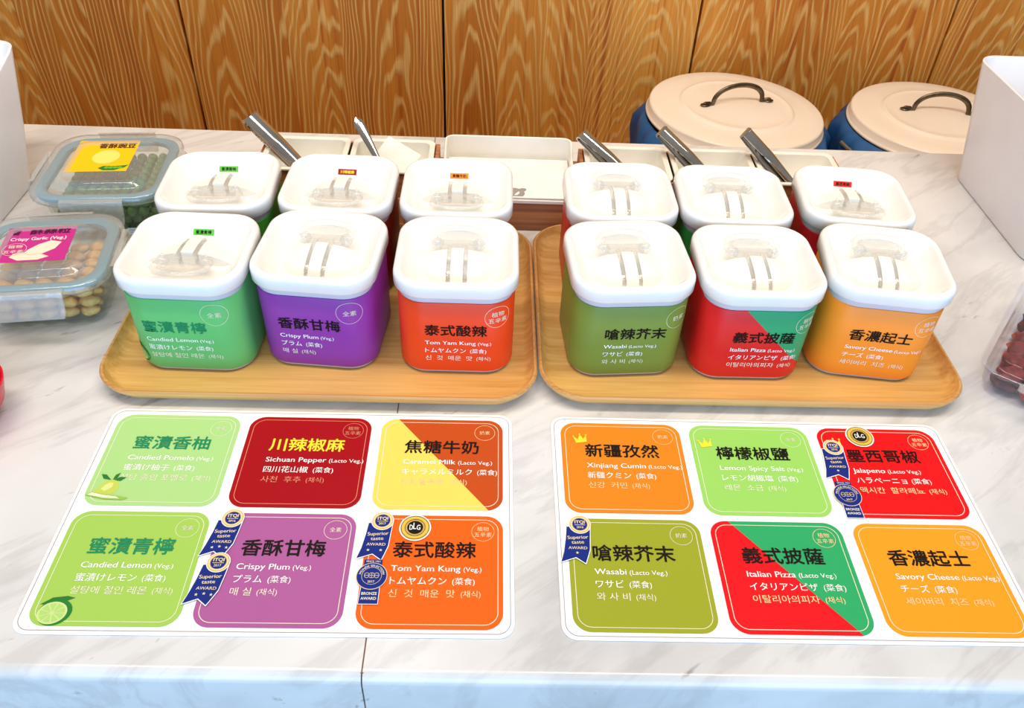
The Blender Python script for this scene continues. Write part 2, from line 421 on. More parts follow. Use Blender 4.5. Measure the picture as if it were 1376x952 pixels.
# ------------------------------------------------------------------ flavour canisters
SW, SR = 0.0985, 0.024                                     # sleeve width and corner radius
def sleeve_map(u, v, h):
    """u mm along the sleeve from the middle of its front, v mm up, h metres off the surface"""
    u /= 1000.0; v /= 1000.0; half = SW / 2 - SR; q = pi / 2 * SR
    sg = 1 if u >= 0 else -1; a = abs(u); r = SR + h
    if a <= half: x, y = a, -SW / 2 - h
    elif a <= half + q:
        t = (a - half) / SR; x, y = half + r * sin(t), -half - r * cos(t)
    else: x, y = SW / 2 + h, -half + (a - half - q)
    return (sg * x, y, v)
def sleeve_mat(name, rgb, rgb2=None):
    m = mat('sleeve_' + name, rgb, 0.38)
    if rgb2:
        N = m.node_tree.nodes; L = m.node_tree.links; b = N['Principled BSDF']
        tc = N.new('ShaderNodeTexCoord'); sp = N.new('ShaderNodeSeparateXYZ'); L.new(tc.outputs['Object'], sp.inputs[0])
        a = N.new('ShaderNodeMath'); a.operation = 'MULTIPLY_ADD'; a.inputs[1].default_value = 1.065; L.new(sp.outputs[0], a.inputs[0]); L.new(sp.outputs[2], a.inputs[2])
        g = N.new('ShaderNodeMath'); g.operation = 'GREATER_THAN'; g.inputs[1].default_value = 0.0642; L.new(a.outputs[0], g.inputs[0])
        mx = N.new('ShaderNodeMix'); mx.data_type = 'RGBA'; L.new(g.outputs[0], mx.inputs[0]); mx.inputs[6].default_value = s2l(rgb); mx.inputs[7].default_value = s2l(rgb2)
        L.new(mx.outputs[2], b.inputs['Base Color'])
    return m

def flavour_text(K, u, base, k, title, eng, veg, jp, kr, circ, tm, cx, cy, m2, dy=None):
    """the four lines and the diet mark; u,base = left end and foot of the title, k = scale"""
    K.text(title, u, base, 15 * k, tm, 0.018, width=59 * k, height=13.6 * k)
    w = K.text(eng, u, base - 11.2 * k, 6.7 * k, WHITE, 0.008, squash=1.14)
    K.text('(' + veg + ')', u + w + 2.2 * k, base - 11.2 * k, 5.3 * k, WHITE, 0.0, squash=1.06)
    w = K.text(jp, u, base - 21.6 * k, 7.0 * k, WHITE, 0.004)
    K.text('(菜食)', u + w + 4 * k, base - 21.4 * k, 6.2 * k, WHITE, 0.0)
    w = K.text(' '.join(kr) if len(kr) < 5 and ' ' not in kr else kr, u, base - 31.4 * k, 6.8 * k, m2, -0.004, squash=1.08)
    K.text('(채식)', u + w + 4 * k, base - 31.2 * k, 5.8 * k, m2, -0.004)
    r = (8.2 if k > .95 else 11.2)
    K.strip(circle(r, 40, cx, cy), 0.32, m2, 2)
    fs = 4.4 if k > .95 else 5.8
    if len(circ) == 2: K.text(circ, cx, cy - fs * .38, fs, m2, 0.0, align='C')
    else:
        K.text(circ[:2], cx, cy + fs * .18, fs, m2, 0.0, align='C'); K.text(circ[2:], cx, cy - fs * .98, fs, m2, 0.0, align='C')

FL = dict(
  pomelo=('蜜漬香柚', 'Candied Pomelo', 'Veg.', '蜜漬け柚子', '설탕 졸임 포멜로', '全素'),
  sichuan=('川辣椒麻', 'Sichuan Pepper', 'Lacto Veg.', '四川花山椒', '사천  후추', '植物五辛素'),
  caramel=('焦糖牛奶', 'Caramel Milk', 'Lacto Veg.', 'キャラメルミルク', '캐러멜우유', '奶素'),
  lemon=('蜜漬青檸', 'Candied Lemon', 'Veg.', '蜜漬けレモン', '설탕에 절인 레몬', '全素'),
  plum=('香酥甘梅', 'Crispy Plum', 'Veg.', 'プラム', '매실', '全素'),
  tomyam=('泰式酸辣', 'Tom Yam Kung', 'Veg.', 'トムヤムクン', '신  것  매운  맛', '植物五辛素'),
  cumin=('新疆孜然', 'Xinjiang Cumin', 'Lacto Veg.', '新疆クミン', '신강  커민', '奶素'),
  lsalt=('檸檬椒鹽', 'Lemon Spicy Salt', 'Veg.', 'レモン胡椒塩', '레몬  소금', '全素'),
  jala=('墨西哥椒', 'Jalapeno', 'Lacto Veg.', 'ハラペーニョ', '멕시칸  할라페뇨', '植物五辛素'),
  wasabi=('嗆辣芥末', 'Wasabi', 'Lacto Veg.', 'ワサビ', '와사비', '奶素'),
  pizza=('義式披薩', 'Italian Pizza', 'Lacto Veg.', 'イタリアンピザ', '이탈리아의피자', '植物五辛素'),
  cheese=('香濃起士', 'Savory Cheese', 'Lacto Veg.', 'チーズ', '세이버리  치즈', '植物五辛素'))

def lime_art(K, cx, cy, s, lay=2):
    g1, g2, g3, g4 = ink('lime_rind', (40, 128, 52)), ink('lime_pith', (206, 226, 150)), ink('lime_flesh', (178, 216, 116)), ink('leaf_green', (46, 122, 50))
    K.poly([(cx + s * p, cy + s * q) for p, q in ((-11, 7), (-4, 12.5), (6, 14), (12, 12.5), (5, 9), (-3, 6))], g4, lay)
    K.poly(circle(12 * s, 32, cx + 1.6 * s, cy + 0.6 * s, 10.6 * s), g1, lay + 1)
    K.poly(circle(10.4 * s, 32, cx, cy, 9.0 * s), g2, lay + 2)
    for i in range(9):
        a0, a1 = 2 * pi * (i + .1) / 9, 2 * pi * (i + .9) / 9
        K.poly([(cx + 1.2 * s * cos((a0 + a1) / 2), cy + 1.1 * s * sin((a0 + a1) / 2))] + [(cx + 8.8 * s * cos(a0 + (a1 - a0) * t / 5), cy + 7.5 * s * sin(a0 + (a1 - a0) * t / 5)) for t in range(6)], g3, lay + 3)

def build_canister_parts(root, sl, back, flavour=None, shift=0.0, title_mat=BLACK, second=WHITE, art=None, sticker=None):
    bm = bmesh.new()
    loft(bm, [ringz(rrect(SW - 2 * i, SW - 2 * i, SR - i, 8), z) for i, z in ((0.006, 0.0), (0.0025, 0.0008), (0.0012, 0.004), (0.0010, 0.0820), (0.0006, 0.0835), (0.0006, 0.0868), (0.0016, 0.0880), (0.0050, 0.0880), (0.0070, 0.0800))], True, True)
    link('canister_body', bm, M_BODY, root)
    K = Ink(); K.mi(sl)
    bm = bmesh.new()
    loft(bm, [ringz(rrect(SW - 2 * i, SW - 2 * i, SR - i, 10), z) for i, z in ((0.0011, 0.0035), (0.0004, 0.0042), (0, 0.006), (0, 0.0798), (0.0004, 0.0806), (0.0011, 0.0807))])
    for f in bm.faces: f.smooth = True
    if flavour:
        flavour_text(K, shift, 45.4, 0.885, *FL[flavour], title_mat, shift + 61.5, 66.0, second)
        if art == 'lime': lime_art(K, -49, 14.5, 0.9)
    K.build('label_sleeve', sleeve_map, root, bm)
    # lid, with a deep recess; the whole top turns round on canisters that face the other way
    lid = None; bm = bmesh.new(); LW = 0.104; LR = 0.0265
    prof = [(0.0030, 0.0892), (0.0008, 0.0874), (0.0, 0.0882), (0.0, 0.0970), (0.0004, 0.0990), (0.0014, 0.1006), (0.0030, 0.1016), (0.0044, 0.1018),
            (0.0056, 0.1010), (0.0068, 0.0992), (0.0090, 0.0955), (0.0125, 0.0912), (0.0170, 0.0874), (0.0215, 0.0853), (0.026, 0.0846)]
    loft(bm, [ringz(rrect(LW - 2 * i, LW - 2 * i, max(LR - i * .8, .008), 8), z) for i, z in prof], False, True)
    lid = link('lid', bm, M_LID, root, rot=(0, 0, pi if back else 0), autosm=60)
    bm = bmesh.new()                                         # half-dome that carries the latch, with two slots and a tab between
    def dome(x0, x1, nx, hmax=0.0128):
        nu = 9; cols = []
        for i in range(nx + 1):
            x = x0 + (x1 - x0) * i / nx; w = sqrt(max(0.0, 1 - (x / 0.0365) ** 2)); col = []
            for j in range(nu + 1):
                t = j / nu; y = 0.006 - t * (0.036 * w + .0005)
                z = 0.0840 + hmax * sqrt(max(0.0, w * w * (1 - t * t)) ) * (0.55 + 0.45 * w) + .0004
                col.append(bm.verts.new((x, y, z)))
            col.append(bm.verts.new((x, y, 0.0838))); col.insert(0, bm.verts.new((x, 0.0066, 0.0838))); cols.append(col)
        for i in range(nx):
            for j in range(nu + 2): bm.faces.new((cols[i][j], cols[i][j + 1], cols[i + 1][j + 1], cols[i + 1][j]))
        bm.faces.new(cols[0]); bm.faces.new(list(reversed(cols[-1])))
    dome(-0.0362, -0.0088, 10); dome(0.0088, 0.0362, 10); dome(-0.0052, 0.0052, 4, 0.0138)
    hub = link('latch_hub', bm, M_HUB, lid, autosm=45)
    bm = bmesh.new()                                         # clear bail handle: two arms in the slots and a broad loop
    for sx in (-1, 1):
        P = [(-.0245, .0880), (-.022, .0902), (-.016, .0930), (-.006, .0958), (.004, .0968), (.012, .0962)]
        loft(bm, [[(sx * .0070 - .0017, y, z - .0012), (sx * .0070 + .0017, y, z - .0012), (sx * .0070 + .0017, y, z + .0010), (sx * .0070 - .0017, y, z + .0010)] for y, z in P], True, True)
        bmesh.ops.create_uvsphere(bm, u_segments=16, v_segments=10, radius=0.0056, matrix=Matrix.Translation((sx * .0178, 0.0160, 0.0950)))
        bmesh.ops.create_uvsphere(bm, u_segments=10, v_segments=6, radius=0.0026, matrix=Matrix.Translation((sx * .0178, 0.0130, 0.0985)))
    loft(bm, [ringz(rrect(.034, .0085, .003, 4, 0, .0150), z) for z in (.0925, .0935, .0965, .0975)], True, True)
    P = [(-.0178, .0165), (-.0212, .0205), (-.0212, .0275), (-.0175, .0330), (-.0095, .0358), (0, .0366), (.0095, .0358), (.0175, .0330), (.0212, .0275), (.0212, .0205), (.0178, .0165)]
    tube(bm, [(p[0], p[1], 0.0950 + (p[1] - .0165) * .16) for p in P], 0.0034, 10, flat=.8)
    A = [(p[0] * .80, .0165 + (p[1] - .0165) * .82) for p in P]
    loft(bm, [[(a[0], a[1], 0.0945 + (a[1] - .0165) * .16 + dz) for a in A] for dz in (-.0008, .0008)], True, True)
    link('latch_handle', bm, M_ACRYL, lid, autosm=60)
    if sticker:
        c, ic, t = sticker; T = Ink()
        T.poly([(-9, -2.9), (9, -2.9), (9, 2.9), (-9, 2.9)], c, 1)
        T.text(t, 0, -1.7, 3.8, ic, 0.02, align='C', width=13.5, height=3.4, lay=2)
        a = radians(41)
        def stick(u, v, h): u, v = -u / 1000, -v / 1000; return (u, -0.0368 + v * cos(a) + h * sin(a), 0.0889 - v * sin(a) + h * cos(a) + .0003)
        T.build('name_sticker', stick, lid)

CAN = [  # x, y, turn, facing back?, sleeve, flavour, title left (mm), colours, label
 (-0.2525, .5812, -.0193, True, ('green', (96, 186, 106)), 'lemon', -33.0, DGREEN, PALE, 'lime', ('green', BLACK), 'green canister printed Candied Lemon, at the left front corner of its tray'),
 (-0.1446, .5891, -.0791, False, ('purple', (140, 52, 158)), 'plum', -29.0, BLACK, PALE, None, ('plum_tag', BLACK), 'purple canister printed Crispy Plum, in the front row'),
 (-0.0290, .5863, -.0019, False, ('orange', (240, 66, 20)), 'tomyam', -25.7, BLACK, PALE, None, ('white_tag', BLACK), 'red-orange canister printed Tom Yam Kung, in the front row'),
 (0.1160, .5879, .0795, False, ('olive', (118, 140, 56)), 'wasabi', -23.0, BLACK, PALE, None, ('white_tag', BLACK), 'olive green canister printed Wasabi, in the front row'),
 (0.2267, .5871, .0109, False, ('pizza', (222, 20, 28), (30, 156, 102)), 'pizza', -21.5, BLACK, PALE, None, ('white_tag', BLACK), 'half red, half green canister printed Italian Pizza, in the front row'),
 (0.3392, .5920, -.1275, False, ('cheese', (250, 146, 40)), 'cheese', -25.5, BLACK, PALE, None, None, 'yellow-orange canister printed Savory Cheese, at the right end of the front row'),
 (-0.2555, .6915, .05, True, ('pomelo', (60, 150, 50)), None, 0, None, None, None, ('green', BLACK), 'back-row canister behind the green Candied Lemon one, green sticker inside its lid'),
 (-0.1438, .6925, -.0234, True, ('sichuan', (120, 20, 16)), None, 0, None, None, None, ('darkred', YELLOW), 'back-row canister behind the purple one, dark red sticker inside its lid'),
 (-0.0338, .6915, -.0016, True, ('caramel', (190, 92, 40)), None, 0, None, None, None, ('orange', BLACK), 'back-row canister behind the red-orange Tom Yam Kung one, orange sticker inside its lid'),
 (0.1190, .6937, .0151, False, ('cumin', (196, 44, 22)), None, 0, None, None, None, None, 'back-row canister behind the olive Wasabi one, brick red side showing'),
 (0.2268, .6943, -.0186, False, ('lemon_salt', (32, 136, 60)), None, 0, None, None, None, None, 'back-row canister with a green side, behind the half red, half green one'),
 (0.3442, .6990, -.0923, True, ('jalapeno', (176, 14, 28)), None, 0, None, None, None, ('red', BLACK), 'back-row canister with a dark red side, behind the yellow-orange one, red sticker inside its lid')]
STK = {'green': (96, 196, 72), 'darkred': (150, 24, 20), 'orange': (240, 140, 50), 'red': (226, 44, 34), 'plum_tag': (150, 80, 110), 'white_tag': (220, 214, 200)}
STXT = {6: '蜜漬香柚', 0: '蜜漬青檸', 7: '川辣椒麻', 8: '焦糖牛奶', 11: '墨西哥椒', 1: '香酥甘梅', 2: '泰式酸辣', 3: '嗆辣芥末', 4: '義式披薩'}
for i, (x, y, a, back, sl, fl, sh, tm, sec, art, stk, lab) in enumerate(CAN):
    root = empty('flavour_canister', (x, y, 0.0032), a, lab, 'canister', 'canisters on the wooden trays')
    st = (ink('tag_' + stk[0], STK[stk[0]]), stk[1], STXT[i]) if stk else None
    build_canister_parts(root, sleeve_mat(*sl), back, fl, sh, tm, sec, art, st)
    root.scale = (1, 1, 0.97)

# ------------------------------------------------------------------ menu sheets
def ribbon(K, x, y, year, stars=3, lean=-4.5):
    """blue award ribbon hanging from a gold medal; x,y = medal centre"""
    top = y - 2.0
    edge = [(x - 8.5, top), (x + 8.8, top), (x + 8.2 + lean * .1, top - 10), (x + 8.0 + lean * .35, top - 20), (x + 6.4 + lean * .8, top - 28),
            (x + 5.6 + lean, top - 31.5), (x - 1.2 + lean * .9, top - 26.5), (x - 13 + lean * .4, top - 30.5), (x - 10.6 + lean * .4, top - 22), (x - 9.2 + lean * .15, top - 10)]
    K.poly([(x + lean * .4 + (p[0] - x - lean * .4) * 1.06, y - 14 + (p[1] - y + 14) * 1.05) for p in edge], WHITE, 3)
    K.poly(edge, NAVY, 4)
    K.poly(circle(8.2, 36, x + 1.4, y), WHITE, 5); K.poly(circle(7.6, 36, x + 1.4, y), GOLD, 6)
    K.strip(circle(6.4, 36, x + 1.4, y), 1.3, PALEGOLD, 7); K.poly(circle(5.4, 36, x + 1.4, y), NAVY, 7)
    K.text('ITQI', x + 1.4, y + 0.1, 3.2, PALEGOLD, 0.03, 8, 'C', width=7.4, height=3.2)
    K.strip([(x - 2.6, y - .6), (x + 5.4, y - .6)], 0.4, PALEGOLD, 8, closed=False)
    K.text(year, x + 1.4, y - 3.6, 2.6, PALEGOLD, 0.02, 8, 'C')
    cx = x - 0.4 + lean * .15
    K.text('Superior', cx, y - 12.8, 4.2, PALEGOLD, 0.015, 5, 'C', rot=0.06, width=15)
    K.text('taste', cx - .3, y - 17.0, 4.2, PALEGOLD, 0.015, 5, 'C', rot=0.06, width=9)
    K.text('AWARD', cx - .6, y - 21.8, 3.4, PALEGOLD, 0.01, 5, 'C', width=13.5)
    for dx in {3: (-5, 0, 5), 1: (0,), 2: (-4.5, 4.5)}[stars]:
        sx, sy = cx - 1.2 + dx, y - 24.8 - (.8 if dx else 0)
        K.poly([(sx + (1.3 if k % 2 == 0 else .55) * sin(2 * pi * k / 10), sy + (1.3 if k % 2 == 0 else .55) * cos(2 * pi * k / 10)) for k in range(10)], PALEGOLD, 5)
def dlg(K, x, y):
    K.poly(circle(11.6, 40, x, y), WHITE, 3); K.poly(circle(10.6, 40, x, y), GOLD, 4); K.strip(circle(8.8, 40, x, y), 1.6, ink('bright_gold', (244, 196, 70)), 5)
    K.strip(circle(10.2, 40, x, y), .3, BLACK, 6); K.strip(circle(7.2, 40, x, y), .3, BLACK, 6); K.poly(circle(5.8, 36, x, y), BLACK, 6)
    K.text('D', x - 4.0, y - 2.2, 6, WHITE, 0.015, 7, width=2.3, height=4.4)
    K.text('L', x - 1.3, y - 1.6, 6, WHITE, 0.015, 7, width=2.0, height=5.6); K.text('G', x + 1.2, y - 2.2, 6, WHITE, 0.015, 7, width=2.6, height=4.4)
def monde(K, x, y, sq=1.0):
    K.poly([(x - 6.4, y + 13.6), (x + 6.2, y + 13.6), (x + 6.2, y + 8), (x - 6.4, y + 8)], NAVY, 3)
    K.text('SINCE 1961', x, y + 11, 2, PALE, 0.01, 8, 'C', width=9.8)
    K.poly([(x - 6.6, y - 8), (x + 6.6, y - 8), (x + 6.6, y - 22), (x - 7.2, y - 22)], WHITE, 3)
    K.poly([(x - 6.2, y - 8), (x + 6.2, y - 8), (x + 6.2, y - 21.6), (x - 6.8, y - 21.6)], NAVY, 4)
    K.text('BRONZE', x - .2, y - 14.8, 3, PALE, 0.02, 5, 'C', width=10.4); K.text('AWARD', x - .3, y - 18.6, 3, PALE, 0.02, 5, 'C', width=10.4)
    K.poly(circle(10.8, 40, x, y), PALEGOLD, 5); K.poly(circle(10.3, 40, x, y), NAVY, 6); K.strip(circle(6.8, 40, x, y), .25, PALEGOLD, 7)
    K.text('MONDE SELECTION', x, y, 2.3, PALE, 0.015, 7, 'C', arc=7.4, width=21)
    for dx, rx in ((-3.4, 1.6), (0, 2.2), (3.4, 1.6)): K.strip(circle(rx, 24, x + dx, y + .4, 2.0), .3, PALEGOLD, 7)
    K.strip([(x, y + 2.4), (x, y - 1.6)], .3, PALEGOLD, 7, closed=False); K.strip([(x - 5, y + .4), (x + 5, y + .4)], .3, PALEGOLD, 7, closed=False)
    K.text('2017', x, y - 5.4, 2.4, PALEGOLD, 0.02, 7, 'C')
def crown(K, x, y, rot=0.0):
    P = [(-4.4, -4.0), (4.6, -4.0), (5.4, 3.2), (2.5, -.4), (0.4, 4.7), (-2.1, -.2), (-5.2, 3.2)]
    R = lambda p: (x + p[0] * cos(rot) - p[1] * sin(rot), y + p[0] * sin(rot) + p[1] * cos(rot))
    K.poly([R(p) for p in P], YELLOW, 4)
    for q in ((5.4, 3.4), (0.4, 4.9), (-5.2, 3.4)): K.poly(circle(.8, 12, *R(q)), YELLOW, 5)
def pomelo_art(K, x, y):
    g = ink('pomelo_skin', (196, 210, 92)); g2 = ink('pomelo_shine', (222, 228, 140)); lf = ink('leaf_green', (46, 122, 50)); fl = ink('pomelo_flesh', (236, 240, 200)); rd = ink('pomelo_rind', (150, 192, 84))
    K.poly([(x + a, y + b) for a, b in ((-8, -4), (-4, -7), (4, -6), (9, -2), (10, 3), (7, 8), (3, 10), (-1, 8), (-5, 3))], g, 2)
    K.poly([(x + a, y + b) for a, b in ((-3, 0), (1, -2), (5, 2), (5, 6), (2, 6.5), (-1, 4))], g2, 3)
    for P in (((2, 9), (-3, 14), (-7, 14.5), (-4, 10)), ((4, 9), (8, 12), (13, 11.5), (9, 8)), ((3, 9), (4, 14), (7, 16), (6, 11))): K.poly([(x + a, y + b) for a, b in P], lf, 4)
    K.poly([(x + a, y + b) for a, b in ((-12, -6), (2, -9.5), (16, -10), (20, -8), (12, -6.5), (0, -4.8), (-9, -3))], rd, 5)
    K.poly([(x + a, y + b) for a, b in ((-11, -5.6), (2, -8.3), (14, -9), (11, -7), (0, -5.4), (-8, -3.4))], fl, 6)

def build_menu(x, y, rz, label, cells):
    root = empty('menu_sheet', (x, y, 0.0), rz, label, 'menu', 'laminated flavour menus')
    W, D = 0.3276, 0.2038; bm = bmesh.new()
    loft(bm, [ringz(rrect(W - 2 * i, D - 2 * i, .011 - i, 8), z) for i, z in ((0.0004, 0.0002), (0, 0.0005), (0, 0.0009), (0.0003, 0.0011))], True, True)
    K = Ink(); K.mi(mat('laminated_white', (250, 249, 250), 0.22))
    K.strip(rrect(W * 1000 - 5.6, D * 1000 - 5.6, 9, 8), 0.45, ink('edge_grey', (150, 146, 150)), 1)
    K.build('sheet', lambda u, v, h: (u / 1000, v / 1000, 0.0011 + h), root, bm)
    xs = (-155.9, -49.6, 57.4); ys = (94.8, -3.4); cw, ch = 98.6, 92.8
    for i, c in enumerate(cells):
        cx0 = xs[i % 3]; top = ys[i // 3]; mx, my = cx0 + cw / 2, top - ch / 2
        K = Ink(); outline = rrect(cw, ch, 12.5, 10, mx, my)
        nm = c['f']
        if 'rgb2' in c:
            (ax, ay), (bx, by) = c['diag']; ax += cx0; bx += cx0; ay += top; by += top
            A, B = by - ay, -(bx - ax); C = A * ax + B * ay
            K.poly(clip(outline, A, B, C, 1), ink('panel_' + nm, c['rgb']), 1); K.poly(clip(outline, A, B, C, -1), ink('panel_b_' + nm, c['rgb2']), 1)
        else: K.poly(outline, ink('panel_' + nm, c['rgb']), 1)
        K.strip(rrect(cw - 7, ch - 7, 9.5, 10, mx, my), .5, c.get('line', PALE), 2)
        flavour_text(K, cx0 + c.get('tx', 20.2), top - 37, 1.0, *FL[nm], c.get('tm', BLACK), cx0 + 84, top - 14, c.get('m2', PALE))
        if nm == 'lemon': lime_art(K, cx0 + 15, top - 83.5, 0.92)
        if nm == 'pomelo': pomelo_art(K, cx0 + 13, top - 78)
        if 'crown' in c: crown(K, cx0 + c['crown'][0], top + c['crown'][1], 0.16)
        fn = lambda u, v, h: (u / 1000, v / 1000, 0.00125 + h)
        p = K.build('flavour_panel', fn, root)
        for b in c.get('badges', []):
            K = Ink(); b[0](K, cx0 + b[1], top + b[2], *b[3:])
            K.build('award_badge', lambda u, v, h: (u / 1000, v / 1000, 0.0020 + h), p)
build_menu(-0.143, 0.3874, 0.0074, 'left laminated menu sheet, with the pale green Candied Pomelo and dark red Sichuan Pepper panels', [
    dict(f='pomelo', rgb=(174, 216, 136), tm=DGREEN),
    dict(f='sichuan', rgb=(166, 10, 22), tm=YELLOW, line=ink('peach', (226, 140, 110)), m2=ink('peach', (226, 140, 110))),
    dict(f='caramel', rgb=(250, 216, 98), rgb2=(196, 78, 26), diag=((13, 0), (88, -93)), m2=ink('peachy', (250, 214, 160))),
    dict(f='lemon', rgb=(164, 204, 90), tm=DGREEN),
    dict(f='plum', rgb=(174, 94, 154), badges=[(ribbon, 7.0, -5.6, '2016', 3), (ribbon, 6.0, -43.6, '2017', 3)]),
    dict(f='tomyam', rgb=(250, 100, 22), m2=ink('peachy', (250, 214, 160)), badges=[(ribbon, 9.0, -6.2, '2017', 2, -2.0), (dlg, 34.5, -11.8), (monde, 7.6, -53.2)])])
build_menu(0.2161, 0.3886, 0.0021, 'right laminated menu sheet, with the orange Xinjiang Cumin and red Jalapeno panels', [
    dict(f='cumin', rgb=(226, 134, 32), tx=19.2, crown=(15.8, -18), m2=ink('peachy', (250, 214, 160))),
    dict(f='lsalt', rgb=(156, 212, 100), tx=19.2, crown=(12, -20)),
    dict(f='jala', rgb=(240, 20, 24), tx=19.2, crown=(13, -17), m2=ink('peachy', (250, 214, 160)), badges=[(ribbon, 8.5, -22.5, '2016', 1, -1.5), (dlg, 36, -9.5), (monde, 6.6, -72.0)]),
    dict(f='wasabi', rgb=(158, 164, 44), tx=17.6, badges=[(ribbon, 8.2, -6.4, '2016', 1, -2.0)]),
    dict(f='pizza', rgb=(236, 22, 30), rgb2=(48, 168, 102), diag=((15, 0), (89, -93)), tx=19.5, m2=ink('peachy', (250, 214, 160))),
    dict(f='cheese', rgb=(250, 158, 34), tx=19.5, m2=ink('peachy', (250, 214, 160)))])

# ------------------------------------------------------------------ wooden rack with white inserts behind the trays
def build_rack():
    root = empty('condiment_rack', (0.065, 0.82, 0.0), 0, 'low wooden rack behind the canisters, holding white plastic inserts', 'rack')
    ox, oy = 0.065, 0.82
    bm = bmesh.new()
    box(bm, -0.252 - ox, 0.380 - ox, 0.772 - oy, 0.866 - oy, 0.0004, 0.0355, 0.0012)
    link('plinth', bm, M_RACK, root)
    for x0, x1 in ((-0.250, -0.0600), (0.0925, 0.378)):
        bm = bmesh.new()
        box(bm, x0 - ox, x1 - ox, 0.774 - oy, 0.777 - oy, 0.0355, 0.0625); box(bm, x0 - ox, x1 - ox, 0.841 - oy, 0.844 - oy, 0.0355, 0.0625)
        box(bm, x0 - ox, x0 + .004 - ox, 0.777 - oy, 0.841 - oy, 0.0355, 0.0625); box(bm, x1 - .004 - ox, x1 - ox, 0.777 - oy, 0.841 - oy, 0.0355, 0.0625)
        link('side_frame', bm, M_RACK, root, smooth=False)
build_rack()
def insert(x0, x1, label):
    cx, cy = (x0 + x1) / 2, 0.809
    root = empty('insert_tub', (cx, cy, 0.0360), 0, label, 'tub', 'white inserts in the wooden rack')
    w, d = x1 - x0 - 0.0012, 0.0730; bm = bmesh.new()
    loft(bm, [ringz(rrect(w - 2 * i, d - 2 * i, max(.009 - i * .3, .004), 5), z) for i, z in
              ((0.012, 0.0), (0.009, 0.002), (0.0062, 0.0272), (0.0004, 0.0282), (0, 0.0292), (0.0004, 0.0303), (0.003, 0.0306), (0.0058, 0.0298), (0.0092, 0.006), (0.012, 0.0028))], True, True)
    link('tub', bm, M_CERAMIC, root, autosm=50)
insert(-0.246, -0.1555, 'left white insert tub, holding the tongs'); insert(-0.1545, -0.0640, 'white insert tub holding the spoon and white packets')
insert(0.0965, 0.1890, 'white insert tub just right of the napkin box'); insert(0.1900, 0.2820, 'middle of the three right-hand white insert tubs'); insert(0.2830, 0.3745, 'white insert tub at the right end of the rack')

def build_napkin_box():
    x0, x1, y0, y1 = -0.0550, 0.0860, 0.7690, 0.8620
    cx, cy = (x0 + x1) / 2, (y0 + y1) / 2; w, d = x1 - x0, y1 - y0
    root = empty('napkin_box', (cx, cy, 0.0358), 0, 'white open-fronted box of napkins in the middle of the wooden rack', 'box')
    bm = bmesh.new()
    box(bm, -w / 2, w / 2, -d / 2, d / 2, 0.0, 0.0018, 0.0006)
    box(bm, -w / 2, w / 2, -d / 2, -d / 2 + .0016, 0.0010, 0.0042, 0.0006)
    def U(i):                                                # plan of the wall, round at the two back corners
        r = .010 - i; a = [(w / 2 - i, -d / 2 + .0002)]
        a += [(w / 2 - i - r + r * cos(t), d / 2 - i - r + r * sin(t)) for t in [k * pi / 16 for k in range(9)]]
        a += [(-w / 2 + i + r - r * sin(t), d / 2 - i - r + r * cos(t)) for t in [k * pi / 16 for k in range(9)]]
        return a + [(-w / 2 + i, -d / 2 + .0002)]
    A, B = U(0), U(.0022); hz = lambda p: .0300 - .0230 * max(0.0, min(1.0, (-d / 2 + .022 - p[1]) / .022)) ** 2
    rows = [[bm.verts.new((p[0], p[1], .0010)) for p in A], [bm.verts.new((p[0], p[1], hz(p) - .0006)) for p in A], [bm.verts.new((p[0] * .994, p[1] - .0007 * (p[1] > d / 4), hz(p))) for p in A],
            [bm.verts.new((p[0], p[1], hz(p) - .0006)) for p in B], [bm.verts.new((p[0], p[1], .0010)) for p in B]]
    for a, b in zip(rows[:-1], rows[1:]):
        for k in range(len(a) - 1): bm.faces.new((a[k], a[k + 1], b[k + 1], b[k]))
    for k in (0, -1): bm.faces.new([r[k] for r in rows])
    link('box_shell', bm, M_CERAMIC, root, autosm=50)
    nap = bmesh.new()
    for i in range(3): box(nap, -w / 2 + .0035, w / 2 - .0035 - .0008 * (i % 2), -d / 2 + .0024 + .0005 * (i % 2), d / 2 - .0065 - .0006 * (i % 3), .0020 + i * .0014, .0020 + i * .0014 + .0013, 0.0004)
    n = link('paper_napkins', nap, M_PAPER, None, loc=(cx, cy, 0.0358), autosm=50)
    tag(n, 'white paper napkins with a grey mark, lying in the open-fronted white box', 'napkins')
    K = Ink(); g = ink('logo_grey', (158, 150, 146)); l = ink('logo_cut', (240, 234, 228))
    ux, vz, q = 14.0, -34.5, 1.35
    K.poly([(ux + a, vz + b * q) for a, b in ((-9, 7), (-5, 6.5), (-2, 5.5), (0, 6.6), (3, 6.8), (5.2, 6.0), (5.6, 4.2), (4.4, 2.6), (2.8, 1.6), (3.8, -.6), (3.4, -3.4), (1.8, -5.6), (-9, -5.6))], g, 1)
    K.poly([(ux + a, vz + b * q) for a, b in ((-7.6, -4.4), (-5.6, -1.4), (-2.6, 1.4), (-1.6, .4), (-2.4, -2.2), (-4.4, -4.2))], l, 2)
    K.build('printed_mark', lambda u, v, h: (u / 1000, v / 1000, .0061 + .0002 + h), n)
build_napkin_box()

